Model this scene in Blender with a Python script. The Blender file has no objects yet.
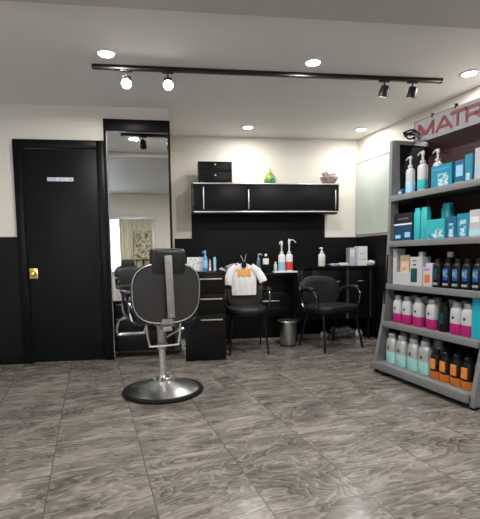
import bpy, bmesh, math, random
from mathutils import Vector, Matrix
random.seed(7)
S = bpy.context.scene
COL = S.collection
PI = math.pi
# ------------------------------------------------------------------ materials
def mat(name, col, rough=.5, metal=0., spec=.5, coat=0., emit=None, es=0., trans=0., noise=None, bump=None, ior=1.45):
    m = bpy.data.materials.new(name); m.use_nodes = True
    nt = m.node_tree; b = nt.nodes['Principled BSDF']
    b.inputs['Base Color'].default_value = (*col, 1); b.inputs['Roughness'].default_value = rough
    b.inputs['Metallic'].default_value = metal; b.inputs['Specular IOR Level'].default_value = spec
    b.inputs['Coat Weight'].default_value = coat; b.inputs['IOR'].default_value = ior
    b.inputs['Transmission Weight'].default_value = trans
    if emit: b.inputs['Emission Color'].default_value = (*emit, 1); b.inputs['Emission Strength'].default_value = es
    if noise or bump:
        tc = nt.nodes.new('ShaderNodeTexCoord')
    if noise:
        sc, amt = noise
        n = nt.nodes.new('ShaderNodeTexNoise'); n.inputs['Scale'].default_value = sc; n.inputs['Detail'].default_value = 5
        r = nt.nodes.new('ShaderNodeMix'); r.data_type = 'RGBA'
        r.inputs[6].default_value = (*[c*(1-amt) for c in col], 1); r.inputs[7].default_value = (*[min(1, c*(1+amt)) for c in col], 1)
        nt.links.new(tc.outputs['Object'], n.inputs['Vector']); nt.links.new(n.outputs['Fac'], r.inputs[0])
        nt.links.new(r.outputs[2], b.inputs['Base Color'])
    if bump:
        sc, st = bump
        n = nt.nodes.new('ShaderNodeTexNoise'); n.inputs['Scale'].default_value = sc; n.inputs['Detail'].default_value = 4
        bp = nt.nodes.new('ShaderNodeBump'); bp.inputs['Strength'].default_value = st; bp.inputs['Distance'].default_value = .002
        nt.links.new(tc.outputs['Object'], n.inputs['Vector']); nt.links.new(n.outputs['Fac'], bp.inputs['Height'])
        nt.links.new(bp.outputs['Normal'], b.inputs['Normal'])
    return m
M = {}
M['wall'] = mat('cream_paint', (.72, .685, .625), .7, noise=(3, .02))
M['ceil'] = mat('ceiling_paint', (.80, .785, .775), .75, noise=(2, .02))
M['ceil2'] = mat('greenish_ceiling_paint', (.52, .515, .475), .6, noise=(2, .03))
M['blackwall'] = mat('black_wall_paint', (.004, .0043, .005), .45, spec=.2, noise=(4, .2))
M['doorblack'] = mat('black_door_paint', (.0045, .0055, .0068), .45, spec=.18, bump=(60, .1))
M['frameblack'] = mat('black_gloss_frame', (.0025, .0028, .0032), .38, spec=.18)
M['skirt'] = mat('beige_skirting', (.30, .27, .225), .5)
M['lam'] = mat('black_laminate', (.004, .004, .0045), .3, spec=.22, noise=(8, .2))
M['lam2'] = mat('black_cabinet_door_laminate', (.0065, .0063, .0080), .4, spec=.16, noise=(8, .1))
M['sidepanel'] = mat('olive_wall_reflection_panel', (.05, .045, .033), .35)  # olive is the wall's reflection, painted into the panel colour
M['worktop'] = mat('black_worktop', (.006, .006, .007), .15)
M['alu'] = mat('brushed_aluminium', (.62, .61, .59), .32, .9)
M['chrome'] = mat('chrome', (.78, .79, .80), .26, 1.0)
M['satin'] = mat('satin_steel', (.45, .45, .44), .3, 1.0)
M['darkchrome'] = mat('dark_chrome', (.16, .16, .165), .15, 1.0)
M['steel'] = mat('worn_grey_steel', (.36, .36, .355), .45, .5, noise=(30, .2))
M['gold'] = mat('polished_brass', (.85, .62, .2), .22, 1.0)
M['leather'] = mat('black_leather', (.012, .0135, .0145), .36, bump=(160, .2))
M['shell'] = mat('grey_grained_shell', (.036, .035, .035), .55, noise=(40, .3), bump=(120, .4))
M['plasticb'] = mat('black_plastic', (.006, .006, .007), .35, spec=.3)
M['rubber'] = mat('black_rubber', (.006, .006, .006), .5, spec=.2)
M['trackm'] = mat('black_track_metal', (.006, .006, .006), .4)
M['lampglow'] = mat('lamp_diffuser', (1, 1, 1), .5, emit=(1, .96, .9), es=14)
M['bulbglow'] = mat('lit_spot_lens', (1, 1, 1), .5, emit=(1, .95, .82), es=40)
M['lampring'] = mat('white_lamp_ring', (.8, .8, .78), .4)
M['shelfgrey'] = mat('grey_powder_coat', (.165, .168, .172), .42, noise=(14, .08))
M['maroon'] = mat('dark_maroon_board', (.030, .006, .007), .6)
M['endblack'] = mat('dark_end_panel', (.0035, .003, .003), .6, spec=.2)
M['signgrey'] = mat('pale_grey_sign_board', (.25, .247, .26), .4, noise=(10, .06))
M['signedge'] = mat('maroon_sign_edge', (.14, .05, .055), .5)
M['red'] = mat('dusty_red_lettering', (.17, .032, .036), .5, noise=(25, .3))
M['glass'] = mat('pale_green_back_painted_glass', (.52, .60, .54), .16, coat=.4)
M['white'] = mat('white_plastic', (.74, .74, .75), .3)
M['offwhite'] = mat('off_white_card', (.66, .66, .66), .55, noise=(50, .12))
M['cloth'] = mat('white_cotton', (.74, .73, .74), .9, noise=(12, .06), bump=(30, .5))
M['orange'] = mat('orange_print', (.80, .36, .03), .7, noise=(60, .25))
M['magenta'] = mat('magenta_plastic', (.42, .014, .15), .35)
M['pinkbox'] = mat('bright_magenta_card', (.5, .1, .5), .5)
M['mint'] = mat('pale_mint_plastic', (.34, .62, .60), .3)
M['prodwhite'] = mat('product_white_plastic', (.44, .445, .46), .3)
M['silverp'] = mat('silver_grey_plastic', (.40, .41, .42), .3, .3)
M['capgrey'] = mat('grey_cap_plastic', (.25, .26, .27), .35)
M['teal'] = mat('teal_plastic', (.03, .36, .38), .3)
M['tealblue'] = mat('teal_blue_card', (.012, .20, .30), .4, noise=(40, .5))
M['blue'] = mat('blue_card', (.012, .10, .22), .4, noise=(45, .5))
M['navy'] = mat('navy_card', (.010, .045, .11), .4, noise=(50, .4))
M['sky'] = mat('sky_blue_plastic', (.05, .30, .60), .3)
M['cyan'] = mat('flat_cyan_card', (.012, .33, .44), .4)
M['clearb'] = mat('translucent_blue_plastic', (.10, .16, .24), .2)
M['lime'] = mat('pale_lime_label', (.60, .68, .30), .4)
M['palegreen'] = mat('pale_green_plastic', (.50, .62, .48), .3)
M['amber'] = mat('orange_amber_plastic', (.52, .15, .02), .3)
M['orlab'] = mat('orange_foil_label', (.62, .21, .04), .4, noise=(90, .5))
M['redlab'] = mat('red_label', (.60, .05, .045), .4, noise=(80, .2))
M['bluelab'] = mat('light_blue_label', (.28, .50, .68), .4, noise=(80, .2))
M['beige'] = mat('beige_portrait_print', (.55, .42, .28), .5, noise=(25, .3))
M['skinp'] = mat('soft_pink_print', (.60, .35, .30), .5)
M['ginger'] = mat('orange_red_print', (.62, .13, .03), .5, noise=(60, .3))
M['darkprint'] = mat('dark_teal_print', (.012, .05, .07), .35, noise=(60, .4))
M['ink'] = mat('black_ink', (.01, .01, .012), .5)
M['lav'] = mat('lavender_white_plate', (.66, .64, .76), .4)
M['lavink'] = mat('grey_violet_lettering', (.30, .27, .42), .5)
M['greenc'] = mat('green_glazed_ceramic', (.22, .34, .05), .18, noise=(14, .5), coat=.5)
M['tealc'] = mat('teal_ceramic_glaze', (.03, .20, .16), .2)
M['greybag'] = mat('grey_cloth_bag', (.12, .12, .12), .8, noise=(18, .4))
M['towel'] = mat('white_crumpled_towel', (.60, .61, .63), .85, noise=(30, .15))
M['lilac'] = mat('pale_lilac_plastic', (.46, .46, .60), .4)
M['windowf'] = mat('white_window_frame', (.62, .62, .68), .4)
M['brownp'] = mat('dark_brown_board', (.03, .02, .015), .5)
M['duskmirror'] = M['chrome']

def node_mat(name):
    m = bpy.data.materials.new(name); m.use_nodes = True
    return m, m.node_tree, m.node_tree.nodes['Principled BSDF']
def ramp(nt, stops, fac):
    r = nt.nodes.new('ShaderNodeValToRGB'); e = r.color_ramp.elements
    while len(e) < len(stops): e.new(.5)
    for i, (p, c) in enumerate(stops): e[i].position = p; e[i].color = (*c, 1)
    nt.links.new(fac, r.inputs[0]); return r
# mirror
m, nt, b = node_mat('mirror_glass'); b.inputs['Base Color'].default_value = (.83, .85, .84, 1)
b.inputs['Metallic'].default_value = 1; b.inputs['Roughness'].default_value = .008; M['mirror'] = m
# window pane
m, nt, b = node_mat('window_pane'); b.inputs['Base Color'].default_value = (.9, .95, 1, 1)
b.inputs['Transmission Weight'].default_value = 1; b.inputs['Roughness'].default_value = .02; b.inputs['IOR'].default_value = 1.02; M['pane'] = m
# rainbow label (black hair tubes)
def gradient_label(name, stops, rot=(0, .5, 0), scale=14, loc=(0,0,0)):
    m, nt, b = node_mat(name); b.inputs['Roughness'].default_value = .35
    tc = nt.nodes.new('ShaderNodeTexCoord'); n = nt.nodes.new('ShaderNodeTexNoise')
    n.inputs['Scale'].default_value = scale; n.inputs['Detail'].default_value = 3
    nt.links.new(tc.outputs['Object'], n.inputs['Vector'])
    r = ramp(nt, stops, n.outputs['Fac']); nt.links.new(r.outputs[0], b.inputs['Base Color']); return m
M['rainbow'] = gradient_label('iridescent_label', [(.30, (.01, .03, .15)), (.45, (.02, .14, .5)), (.53, (.25, .35, .25)), (.6, (.45, .12, .06)), (.7, (.05, .1, .4))], scale=18)
M['floral'] = gradient_label('multicoloured_floral_glaze', [(.3, (.02, .03, .10)), (.42, (.5, .16, .13)), (.5, (.72, .66, .6)), (.58, (.10, .28, .4)), (.68, (.7, .45, .2))], scale=38)
M['painting'] = gradient_label('abstract_painting', [(.3, (.03, .02, .015)), (.42, (.30, .22, .08)), (.5, (.65, .62, .5)), (.57, (.10, .16, .16)), (.68, (.55, .42, .3))], scale=9)
M['splash'] = gradient_label('white_splash_print', [(.42, (.012, .22, .34)), (.5, (.55, .66, .72)), (.56, (.02, .25, .36)), (.62, (.6, .5, .6))], scale=17)
M['boxprint'] = gradient_label('coloured_dots_print', [(.38, (.66, .68, .7)), (.55, (.66, .68, .7)), (.60, (.1, .3, .25)), (.66, (.75, .42, .15)), (.72, (.2, .4, .6))], scale=30)
# curtain
m, nt, b = node_mat('cream_curtain_fabric'); b.inputs['Base Color'].default_value = (.78, .72, .60, 1); b.inputs['Roughness'].default_value = .9
b.inputs['Transmission Weight'].default_value = 0; M['curtain'] = m

# floor : swirling grey stone tiles in the frame of the shelving
A = math.radians(101.68)
DV = Vector((math.cos(A), math.sin(A), 0)); CV = Vector((math.sin(A), -math.cos(A), 0))
def P(c, d, z=0): return CV*c + DV*d + Vector((0, 0, z))
RZ = math.atan2(-DV.y, -DV.x)         # local x = -D (towards the camera), local y = C (towards the right wall)
def floor_mat():
    m, nt, b = node_mat('swirled_grey_stone_tile'); N = nt.nodes; L = nt.links
    geo = N.new('ShaderNodeNewGeometry')
    mp = N.new('ShaderNodeMapping'); mp.vector_type = 'POINT'
    mp.inputs['Rotation'].default_value = (0, 0, -A)      # x' = along D, y' = -C
    L.new(geo.outputs['Position'], mp.inputs['Vector'])
    off = N.new('ShaderNodeVectorMath'); off.operation = 'ADD'
    off.inputs[1].default_value = (24.045, .215+.437*20, 0)
    L.new(mp.outputs[0], off.inputs[0])
    br = N.new('ShaderNodeTexBrick'); br.offset = .5; br.offset_frequency = 2; br.squash = 1
    br.inputs['Color1'].default_value = (0, 0, 0, 1); br.inputs['Color2'].default_value = (1, 1, 1, 1)
    br.inputs['Mortar'].default_value = (.5, .5, .5, 1); br.inputs['Scale'].default_value = 1
    br.inputs['Mortar Size'].default_value = .0028; br.inputs['Mortar Smooth'].default_value = .3
    br.inputs['Brick Width'].default_value = 1.31; br.inputs['Row Height'].default_value = .437
    L.new(off.outputs[0], br.inputs['Vector'])
    sep = N.new('ShaderNodeSeparateColor'); L.new(br.outputs['Color'], sep.inputs[0])
    mul = N.new('ShaderNodeMath'); mul.operation = 'MULTIPLY'; mul.inputs[1].default_value = 9; L.new(sep.outputs[0], mul.inputs[0])
    # stretched coordinates
    st = N.new('ShaderNodeMapping'); st.inputs['Scale'].default_value = (2.3, .85, 1); st.inputs['Rotation'].default_value = (0, 0, .30)
    L.new(off.outputs[0], st.inputs['Vector'])
    n1 = N.new('ShaderNodeTexNoise'); n1.noise_dimensions = '4D'; n1.inputs['Scale'].default_value = .72; n1.inputs['Detail'].default_value = 3.0; n1.inputs['Distortion'].default_value = 1.6
    L.new(st.outputs[0], n1.inputs['Vector']); L.new(mul.outputs[0], n1.inputs['W'])
    # contour lines through the noise -> swirls
    c1 = N.new('ShaderNodeMath'); c1.operation = 'MULTIPLY'; c1.inputs[1].default_value = 24; L.new(n1.outputs['Fac'], c1.inputs[0])
    n2 = N.new('ShaderNodeTexNoise'); n2.inputs['Scale'].default_value = 16; n2.inputs['Detail'].default_value = 5; L.new(st.outputs[0], n2.inputs['Vector'])
    a2 = N.new('ShaderNodeMath'); a2.operation = 'MULTIPLY_ADD'; a2.inputs[1].default_value = 1.5; L.new(n2.outputs['Fac'], a2.inputs[0]); L.new(c1.outputs[0], a2.inputs[2])
    fr = N.new('ShaderNodeMath'); fr.operation = 'FRACT'; L.new(a2.outputs[0], fr.inputs[0])
    r1 = ramp(nt, [(0, (.10, .088, .080)), (.10, (.048, .042, .038)), (.24, (.135, .119, .107)), (.62, (.155, .139, .125)), (.84, (.30, .268, .236)), (1, (.10, .088, .080))], fr.outputs[0])
    n3 = N.new('ShaderNodeTexNoise'); n3.noise_dimensions = '4D'; n3.inputs['Scale'].default_value = 2.8; n3.inputs['Distortion'].default_value = 1.2; n3.inputs['Detail'].default_value = 8; n3.inputs['Roughness'].default_value = .65
    L.new(st.outputs[0], n3.inputs['Vector']); L.new(mul.outputs[0], n3.inputs['W'])
    r3 = ramp(nt, [(.36, (.045, .040, .037)), (.5, (.145, .130, .118)), (.64, (.34, .305, .268))], n3.outputs['Fac'])
    mx = N.new('ShaderNodeMix'); mx.data_type = 'RGBA'; mx.inputs[0].default_value = .5
    L.new(r1.outputs[0], mx.inputs[6]); L.new(r3.outputs[0], mx.inputs[7])
    g = N.new('ShaderNodeMix'); g.data_type = 'RGBA'; g.inputs[7].default_value = (.075, .069, .062, 1)
    L.new(br.outputs['Fac'], g.inputs[0]); L.new(mx.outputs[2], g.inputs[6]); L.new(g.outputs[2], b.inputs['Base Color'])
    rr = N.new('ShaderNodeMapRange'); rr.inputs[3].default_value = .12; rr.inputs[4].default_value = .30; L.new(n3.outputs['Fac'], rr.inputs[0])
    L.new(rr.outputs[0], b.inputs['Roughness'])
    bp = N.new('ShaderNodeBump'); bp.inputs['Strength'].default_value = .25; bp.inputs['Distance'].default_value = .002
    inv = N.new('ShaderNodeMath'); inv.operation = 'SUBTRACT'; inv.inputs[0].default_value = 1; L.new(br.outputs['Fac'], inv.inputs[1])
    L.new(inv.outputs[0], bp.inputs['Height']); L.new(bp.outputs[0], b.inputs['Normal'])
    return m
M['floor'] = floor_mat()
# ------------------------------------------------------------------ mesh helpers
class MB:
    """collects shapes, links them as one mesh object"""
    def __init__(s): s.bm = bmesh.new()
    def _merge(s, t, mtx=None):
        me = bpy.data.meshes.new('t'); t.to_mesh(me); t.free()
        if mtx is not None: me.transform(mtx)
        s.bm.from_mesh(me); bpy.data.meshes.remove(me); return s
    def box(s, x0, x1, y0, y1, z0, z1, bev=0., mtx=None, seg=2):
        t = bmesh.new(); bmesh.ops.create_cube(t, size=1)
        for v in t.verts: v.co = Vector(((x0+x1)/2 + v.co.x*abs(x1-x0), (y0+y1)/2 + v.co.y*abs(y1-y0), (z0+z1)/2 + v.co.z*abs(z1-z0)))
        if bev: bmesh.ops.bevel(t, geom=t.edges[:], offset=bev, segments=seg, affect='EDGES', profile=.5)
        return s._merge(t, mtx)
    def lathe(s, prof, n=24, sx=1, sy=1, c=(0, 0), mtx=None, squareness=2.0):
        t = bmesh.new(); rings = []
        for r, z in prof:
            ring = []
            for i in range(n):
                a = 2*PI*i/n; ca, sa = math.cos(a), math.sin(a)
                k = (abs(ca)**squareness + abs(sa)**squareness)**(-1/squareness)
                ring.append(t.verts.new((c[0]+r*sx*ca*k, c[1]+r*sy*sa*k, z)))
            rings.append(ring)
        for a, b in zip(rings, rings[1:]):
            for i in range(n): t.faces.new((a[i], a[(i+1) % n], b[(i+1) % n], b[i]))
        t.faces.new(rings[0][::-1]); t.faces.new(rings[-1])
        bmesh.ops.recalc_face_normals(t, faces=t.faces[:])
        return s._merge(t, mtx)
    def tube(s, pts, r, n=10, mtx=None, smooth=3, closed=False):
        P0 = [Vector(p) for p in pts]
        if smooth:                                  # catmull-rom
            Q = []; m_ = len(P0)
            rng = range(m_ if closed else m_-1)
            for i in rng:
                a = P0[(i-1) % m_] if closed or i > 0 else P0[0]*2-P0[1]
                b = P0[i]; c = P0[(i+1) % m_]
                d = P0[(i+2) % m_] if closed or i+2 < m_ else P0[-1]*2-P0[-2]
                for k in range(smooth):
                    u = k/smooth
                    Q.append(.5*((2*b)+(c-a)*u+(2*a-5*b+4*c-d)*u*u+(3*b-a-3*c+d)*u**3))
            if not closed: Q.append(P0[-1])
            P0 = Q
        t = bmesh.new(); rings = []; m_ = len(P0); up = None
        for i, p in enumerate(P0):
            if closed: tg = (P0[(i+1) % m_]-P0[i-1]).normalized()
            else: tg = (P0[min(i+1, m_-1)]-P0[max(i-1, 0)]).normalized()
            if up is None: up = Vector((0, 0, 1)) if abs(tg.z) < .9 else Vector((1, 0, 0))
            sd = tg.cross(up).normalized(); up = sd.cross(tg).normalized()
            rr = r[i*(len(r)-1)//max(1, m_-1)] if isinstance(r, (list, tuple)) else r
            rings.append([t.verts.new(p+(sd*math.cos(2*PI*k/n)+up*math.sin(2*PI*k/n))*rr) for k in range(n)])
        prs = list(zip(rings, rings[1:])) + ([(rings[-1], rings[0])] if closed else [])
        for a, b in prs:
            for k in range(n): t.faces.new((a[k], a[(k+1) % n], b[(k+1) % n], b[k]))
        if not closed: t.faces.new(rings[0][::-1]); t.faces.new(rings[-1])
        bmesh.ops.recalc_face_normals(t, faces=t.faces[:])
        return s._merge(t, mtx)
    def cyl(s, p, q, r, n=20, r2=None, mtx=None):
        return s.tube([p, q], [r, r2 if r2 is not None else r], n=n, mtx=mtx, smooth=0)
    def prism(s, poly, d0, d1, axis='y', mtx=None):
        """polygon in (u,v) extruded along an axis; axis y: (u,d,v); axis x: (d,u,v); axis z: (u,v,d)"""
        t = bmesh.new()
        f = {'y': lambda u, v, d: (u, d, v), 'x': lambda u, v, d: (d, u, v), 'z': lambda u, v, d: (u, v, d)}[axis]
        a = [t.verts.new(f(u, v, d0)) for u, v in poly]; b = [t.verts.new(f(u, v, d1)) for u, v in poly]
        n = len(poly); t.faces.new(a); t.faces.new(b[::-1])
        for i in range(n): t.faces.new((a[i], b[i], b[(i+1) % n], a[(i+1) % n]))
        bmesh.ops.recalc_face_normals(t, faces=t.faces[:])
        return s._merge(t, mtx)
    def pad(s, w, h, prof, ex=3., n=48, bend=0., taper=0., mtx=None):
        """cushion in the xz plane: superellipse outline; prof = [(outline scale, y)]; bend curves it in y; taper narrows the bottom"""
        t = bmesh.new(); rings = []
        for sc, y in prof:
            ring = []
            for i in range(n):
                a = 2*PI*i/n; ca, sa = math.cos(a), math.sin(a)
                k = (abs(ca)**ex+abs(sa)**ex)**(-1/ex)
                x = w/2*ca*k; z = h/2*sa*k
                x *= 1+taper*z/(h/2)
                x -= (1-sc)*w/2*ca*k if sc < .5 else (1-sc)*min(w, h)/2*ca*k*1.0
                z -= (1-sc)*h/2*sa*k if sc < .5 else (1-sc)*min(w, h)/2*sa*k*1.0
                ring.append(t.verts.new((x, y+bend*x*x, z)))
            rings.append(ring)
        for a, b in zip(rings, rings[1:]):
            for i in range(n): t.faces.new((a[i], a[(i+1) % n], b[(i+1) % n], b[i]))
        for ring in (rings[0], rings[-1]):
            c = Vector((0, 0, 0))
            for v in ring: c += v.co
            c /= n; cv = t.verts.new((c.x, ring[0].co.y*0 + sum(v.co.y-bend*v.co.x**2 for v in ring)/n, c.z))
            for i in range(n): t.faces.new((ring[i], ring[(i+1) % n], cv))
        bmesh.ops.recalc_face_normals(t, faces=t.faces[:])
        return s._merge(t, mtx)
    def blob(s, c, r, seed=0, amp=.25, n=3, flat=1.):
        t = bmesh.new(); bmesh.ops.create_icosphere(t, subdivisions=n, radius=1)
        rnd = random.Random(seed); ph = [Vector((rnd.uniform(-3, 3), rnd.uniform(-3, 3), rnd.uniform(-3, 3))) for _ in range(4)]
        for v in t.verts:
            k = 1+amp*sum(math.sin(3*v.co.dot(p)+i) for i, p in enumerate(ph))/2.5
            q = Vector((v.co.x*r[0]*k, v.co.y*r[1]*k, v.co.z*r[2]*k)); q.z = max(q.z, -r[2]*flat)
            v.co = Vector(c)+q
        return s._merge(t)
    def build(s, name, material, parent=None, smooth=True, loc=None, rz=0, angle=35):
        me = bpy.data.meshes.new(name); s.bm.to_mesh(me); s.bm.free()
        me.materials.append(M[material] if isinstance(material, str) else material)
        if smooth:
            for p in me.polygons: p.use_smooth = True
            me.set_sharp_from_angle(angle=math.radians(angle))
        o = bpy.data.objects.new(name, me); COL.objects.link(o)
        if parent: o.parent = parent
        if loc is not None: o.location = loc
        if rz: o.rotation_euler.z = rz
        return o
def tag(o, label, cat, group=None):
    o['label'] = label; o['category'] = cat
    if group: o['group'] = group
    return o
def thing(name, label, cat, loc=(0, 0, 0), rz=0, group=None):
    o = bpy.data.objects.new(name, None); o.empty_display_size = .05; COL.objects.link(o)
    o.location = loc; o.rotation_euler = (0, 0, rz); return tag(o, label, cat, group)
def struct(o): o['kind'] = 'structure'; return o
def children(o): return [c for c in list(bpy.data.objects) if c.parent == o]
def dup(o, loc=None, rz=None, label=None):
    def rec(q, par):
        c = q.copy(); COL.objects.link(c); c.parent = par
        for ch in children(q): rec(ch, c)
        return c
    kids = children(o); r = o.copy(); COL.objects.link(r)
    for ch in kids: rec(ch, r)
    if loc is not None: r.location = loc
    if rz is not None: r.rotation_euler.z = rz
    if label: r['label'] = label
    return r
def T(x=0, y=0, z=0, rx=0, ry=0, rz=0):
    return Matrix.Translation((x, y, z)) @ Matrix.Rotation(rz, 4, 'Z') @ Matrix.Rotation(ry, 4, 'Y') @ Matrix.Rotation(rx, 4, 'X')

# ------------------------------------------------------------------ the room
YL, YB, CH, CL, YF = 4.43, 5.39, 2.507, 2.44, -.94
def cx(y, c=3.31): return (c-CV.y*y)/CV.x          # x of the right wall at depth y
fl = MB().prism([(-2.7, YF-.1), (cx(YF-.1, 3.4), YF-.1), (cx(YB+.1, 3.4), YB+.1), (-2.7, YB+.1)], -.1, 0, 'z').build('floor', 'floor', smooth=False); struct(fl)
c_ = MB().prism([(2.60, CH), (YB+.1, CH), (YB+.1, CH+.1), (2.60, CH+.1)], -2.7, 3.7, 'x').build('ceiling', 'ceil', smooth=False); struct(c_)
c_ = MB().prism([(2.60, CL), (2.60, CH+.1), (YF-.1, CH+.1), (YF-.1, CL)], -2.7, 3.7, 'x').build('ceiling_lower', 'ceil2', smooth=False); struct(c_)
w = MB().box(-2.6, -.745, YL, YL+.12, 0, CH).box(-.745, -.108, YL+.03, YL+.12, .60, CH).box(-.745, -.108, YL, YL+.03, 2.39, CH).build('wall_left', 'wall', smooth=False); struct(w)
w = MB().box(-.76, -.735, YL+.12, 4.74, 0, .62).box(-.76, -.05, 4.74, 4.80, 0, .75).box(-.22, -.135, YL+.12, YB, .60, CH).box(-.70, -.10, YL+.12, 4.74, .62, .70).build('wall_return', 'wall', smooth=False); struct(w)
w = MB().box(-.16, cx(YB)+.1, YB, YB+.12, 0, CH).build('wall_back', 'wall', smooth=False); struct(w)
w = MB().prism([(cx(YF-.1), YF-.1), (cx(YB), YB), (cx(YB)+.13, YB), (cx(YF-.1)+.13, YF-.1)], 0, CH, 'z').build('wall_right', 'wall', smooth=False); struct(w)
w = MB().box(-2.7, -2.6, YF-.1, YL+.1, 0, CH).build('wall_far_left', 'wall', smooth=False); struct(w)
# wall behind the camera with its window opening
WX0, WX1, WZ0, WZ1 = -2.2, -.42, .75, 1.88
w = MB().box(-2.6, WX0, YF-.1, YF, 0, CL).box(WX1, cx(YF), YF-.1, YF, 0, CL).box(WX0, WX1, YF-.1, YF, 0, WZ0).box(WX0, WX1, YF-.1, YF, WZ1, CL).build('wall_front', 'wall', smooth=False); struct(w)
win = struct(MB().box(WX0-.05, WX1+.05, YF-.02, YF+.03, WZ1, WZ1+.09, .005).box(WX1, WX1+.05, YF-.02, YF+.03, WZ0-.05, WZ1+.002, .005).box(WX0-.05, WX0, YF-.02, YF+.03, WZ0-.05, WZ1+.002, .005).box(WX0, WX1, YF-.02, YF+.05, WZ0-.05, WZ0, .005).box(-1.62, -1.58, YF-.06, YF-.02, WZ0, WZ1).build('window_1', 'windowf'))
MB().box(WX0, WX1, YF-.05, YF-.044, WZ0, WZ1).build('window_pane', 'pane', win, smooth=False)
# wainscots, panels
struct(MB().box(-2.6, -1.585, YL-.012, YL, 0, 1.243, .002).build('trim_1', 'blackwall', smooth=False))
struct(MB().box(-2.6, -1.585, YL-.022, YL-.012, 1.225, 1.25).box(-2.6, -1.585, YL-.024, YL-.012, 0, .07).build('baseboard_left', 'frameblack', smooth=False))
struct(MB().box(-.10, cx(YB-.02), YB-.014, YB, .0, 1.262).box(.112, 1.82, YB-.014, YB, 1.262, 1.60).build('trim_2', 'blackwall', smooth=False))
rw = lambda c, d0, d1, z0, z1: MB().box(-d1, -d0, c, 3.306, z0, z1, mtx=Matrix.Rotation(RZ, 4, 'Z'))
struct(rw(3.296, -1.2, 4.80, 0, 1.262).build('trim_3', 'blackwall', smooth=False))
struct(MB().box(-.73, -.04, 4.725, 4.74, 0, .085, .003).build('baseboard_left_recess', 'skirt', smooth=False))
struct(MB().box(.41, 2.26, 5.13, 5.145, 0, .055, .003).build('baseboard_back', 'skirt', smooth=False))
gp = rw(3.282, 3.55, 4.80, 1.29, 2.192).build('glass_panel', 'glass', smooth=False)
tag(gp, 'pale green back-painted glass panel on the right wall beside the shelving', 'wall panel')
g2 = rw(3.278, 4.80, 4.812, 1.28, 2.204).box(-4.812, -3.55, 3.278, 3.296, 2.192, 2.204, mtx=Matrix.Rotation(RZ, 4, 'Z'))
g2.build('edge_trim', 'alu', gp, smooth=False)

# door with frame, leaf, name plate, brass handle
d = struct(MB().box(-1.585, -1.505, YL-.035, YL+.0, 0, 2.175, .006).box(-.812, -.742, YL-.035, YL+.0, 0, 2.175, .006).box(-1.505, -.812, YL-.035, YL+.0, 2.095, 2.175, .006).box(-1.5, -1.49, YL-.022, YL, 0, 2.09).build('door_1', 'frameblack'))
MB().box(-1.498, -.818, YL-.018, YL-.001, .008, 2.09, .003).build('door_leaf', 'doorblack', d)
h = MB().box(-1.492, -1.412, YL-.026, YL-.018, .842, .945, .004).build('handle_plate', 'gold', d)
MB().lathe([(.010, 0), (.012, .02), (.024, .026), (.027, .038), (.02, .047), (.001, .049)], 20, mtx=T(-1.452, YL-.026, .893, rx=PI/2)).build('door_knob', 'gold', h)
sg = MB().box(-1.285, -1.042, YL-.023, YL-.018, 1.783, 1.819, .001).build('door_sign', 'lav', d)
t = MB(); xs = -1.272
for k, wd in enumerate([.010, .006, .011, .008, .010, .0, .009, .010, .005, .011, .008, .0, .010, .009, .010]):
    if wd: t.box(xs, xs+wd, YL-.0245, YL-.023, 1.792, 1.810 if k % 3 else 1.807)
    xs += wd+.0065 if wd else .012
t.build('lettering', 'lavink', sg, smooth=False)

# mirror column left of the station
phi = .024
mr = thing('wall_mirror', 'tall wall mirror in a black frame between the door and the counter', 'mirror', (-.42, YL, 0), phi)
MB().box(-.298, .296, -.004, .012, .60, 2.27).build('mirror_glass', 'mirror', mr, smooth=False)
MB().box(-.322, -.295, -.022, .013, .0, 2.385, .004).box(.294, .318, -.022, .013, .585, 2.385, .004).box(-.295, .294, -.022, .013, 2.27, 2.385, .004).box(-.295, .294, -.022, .013, .585, .602, .003).build('mirror_frame', 'frameblack', mr)
MB().box(-.2965, -.2925, -.026, -.02, .03, 2.26).build('edge_strip', 'satin', mr, smooth=False)
bc = thing('low_drawer_cabinet', 'low black drawer cabinet under the tall mirror', 'cabinet', (-.36, 4.58, 0))
MB().box(-.365, .25, -.10, .15, .07, .578, .003).build('body', 'lam', bc)
for z0, z1 in ((.08, .28), (.29, .42), (.43, .572)):
    dd = MB().box(-.36, .245, -.114, -.101, z0, z1, .002).build('drawer', 'lam', bc)
    MB().box(-.335, -.25 if z1 > .4 else -.05, -.122, -.114, z1-.018, z1-.012, .001).build('handle', 'satin', dd)

# ------------------------------------------------------------------ ceiling lamps
def area(name, loc, power, size, color=(1, .965, .92), spread=180):
    l = bpy.data.lights.new(name, 'AREA'); l.shape = 'DISK'; l.size = size; l.energy = power; l.color = color; l.spread = math.radians(spread)
    o = bpy.data.objects.new(name, l); COL.objects.link(o); o.location = loc; return o
DL = [(-.516, 3.31, CH, 'leftmost recessed ceiling downlight, above and left of the track'), (1.022, 3.30, CH, 'recessed ceiling downlight beside the middle of the black track'),
      (2.37, 3.37, CH, 'recessed ceiling downlight nearest the sign on the shelving'), (.771, 4.97, CH, 'small far ceiling downlight above the black wall cabinet'),
      (2.112, 4.94, CH, 'small far ceiling downlight in the corner over the glass panel'), (.95, 1.25, CL, 'added unseen fill downlight in the lower ceiling, middle of the room'),
      (2.35, 1.25, CL, 'added unseen fill downlight in the lower ceiling, right side'), (-1.9, 1.25, CL, 'added unseen fill downlight in the lower ceiling, left side')]  # the lower-ceiling lamps are out of view, added as fill light
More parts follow.
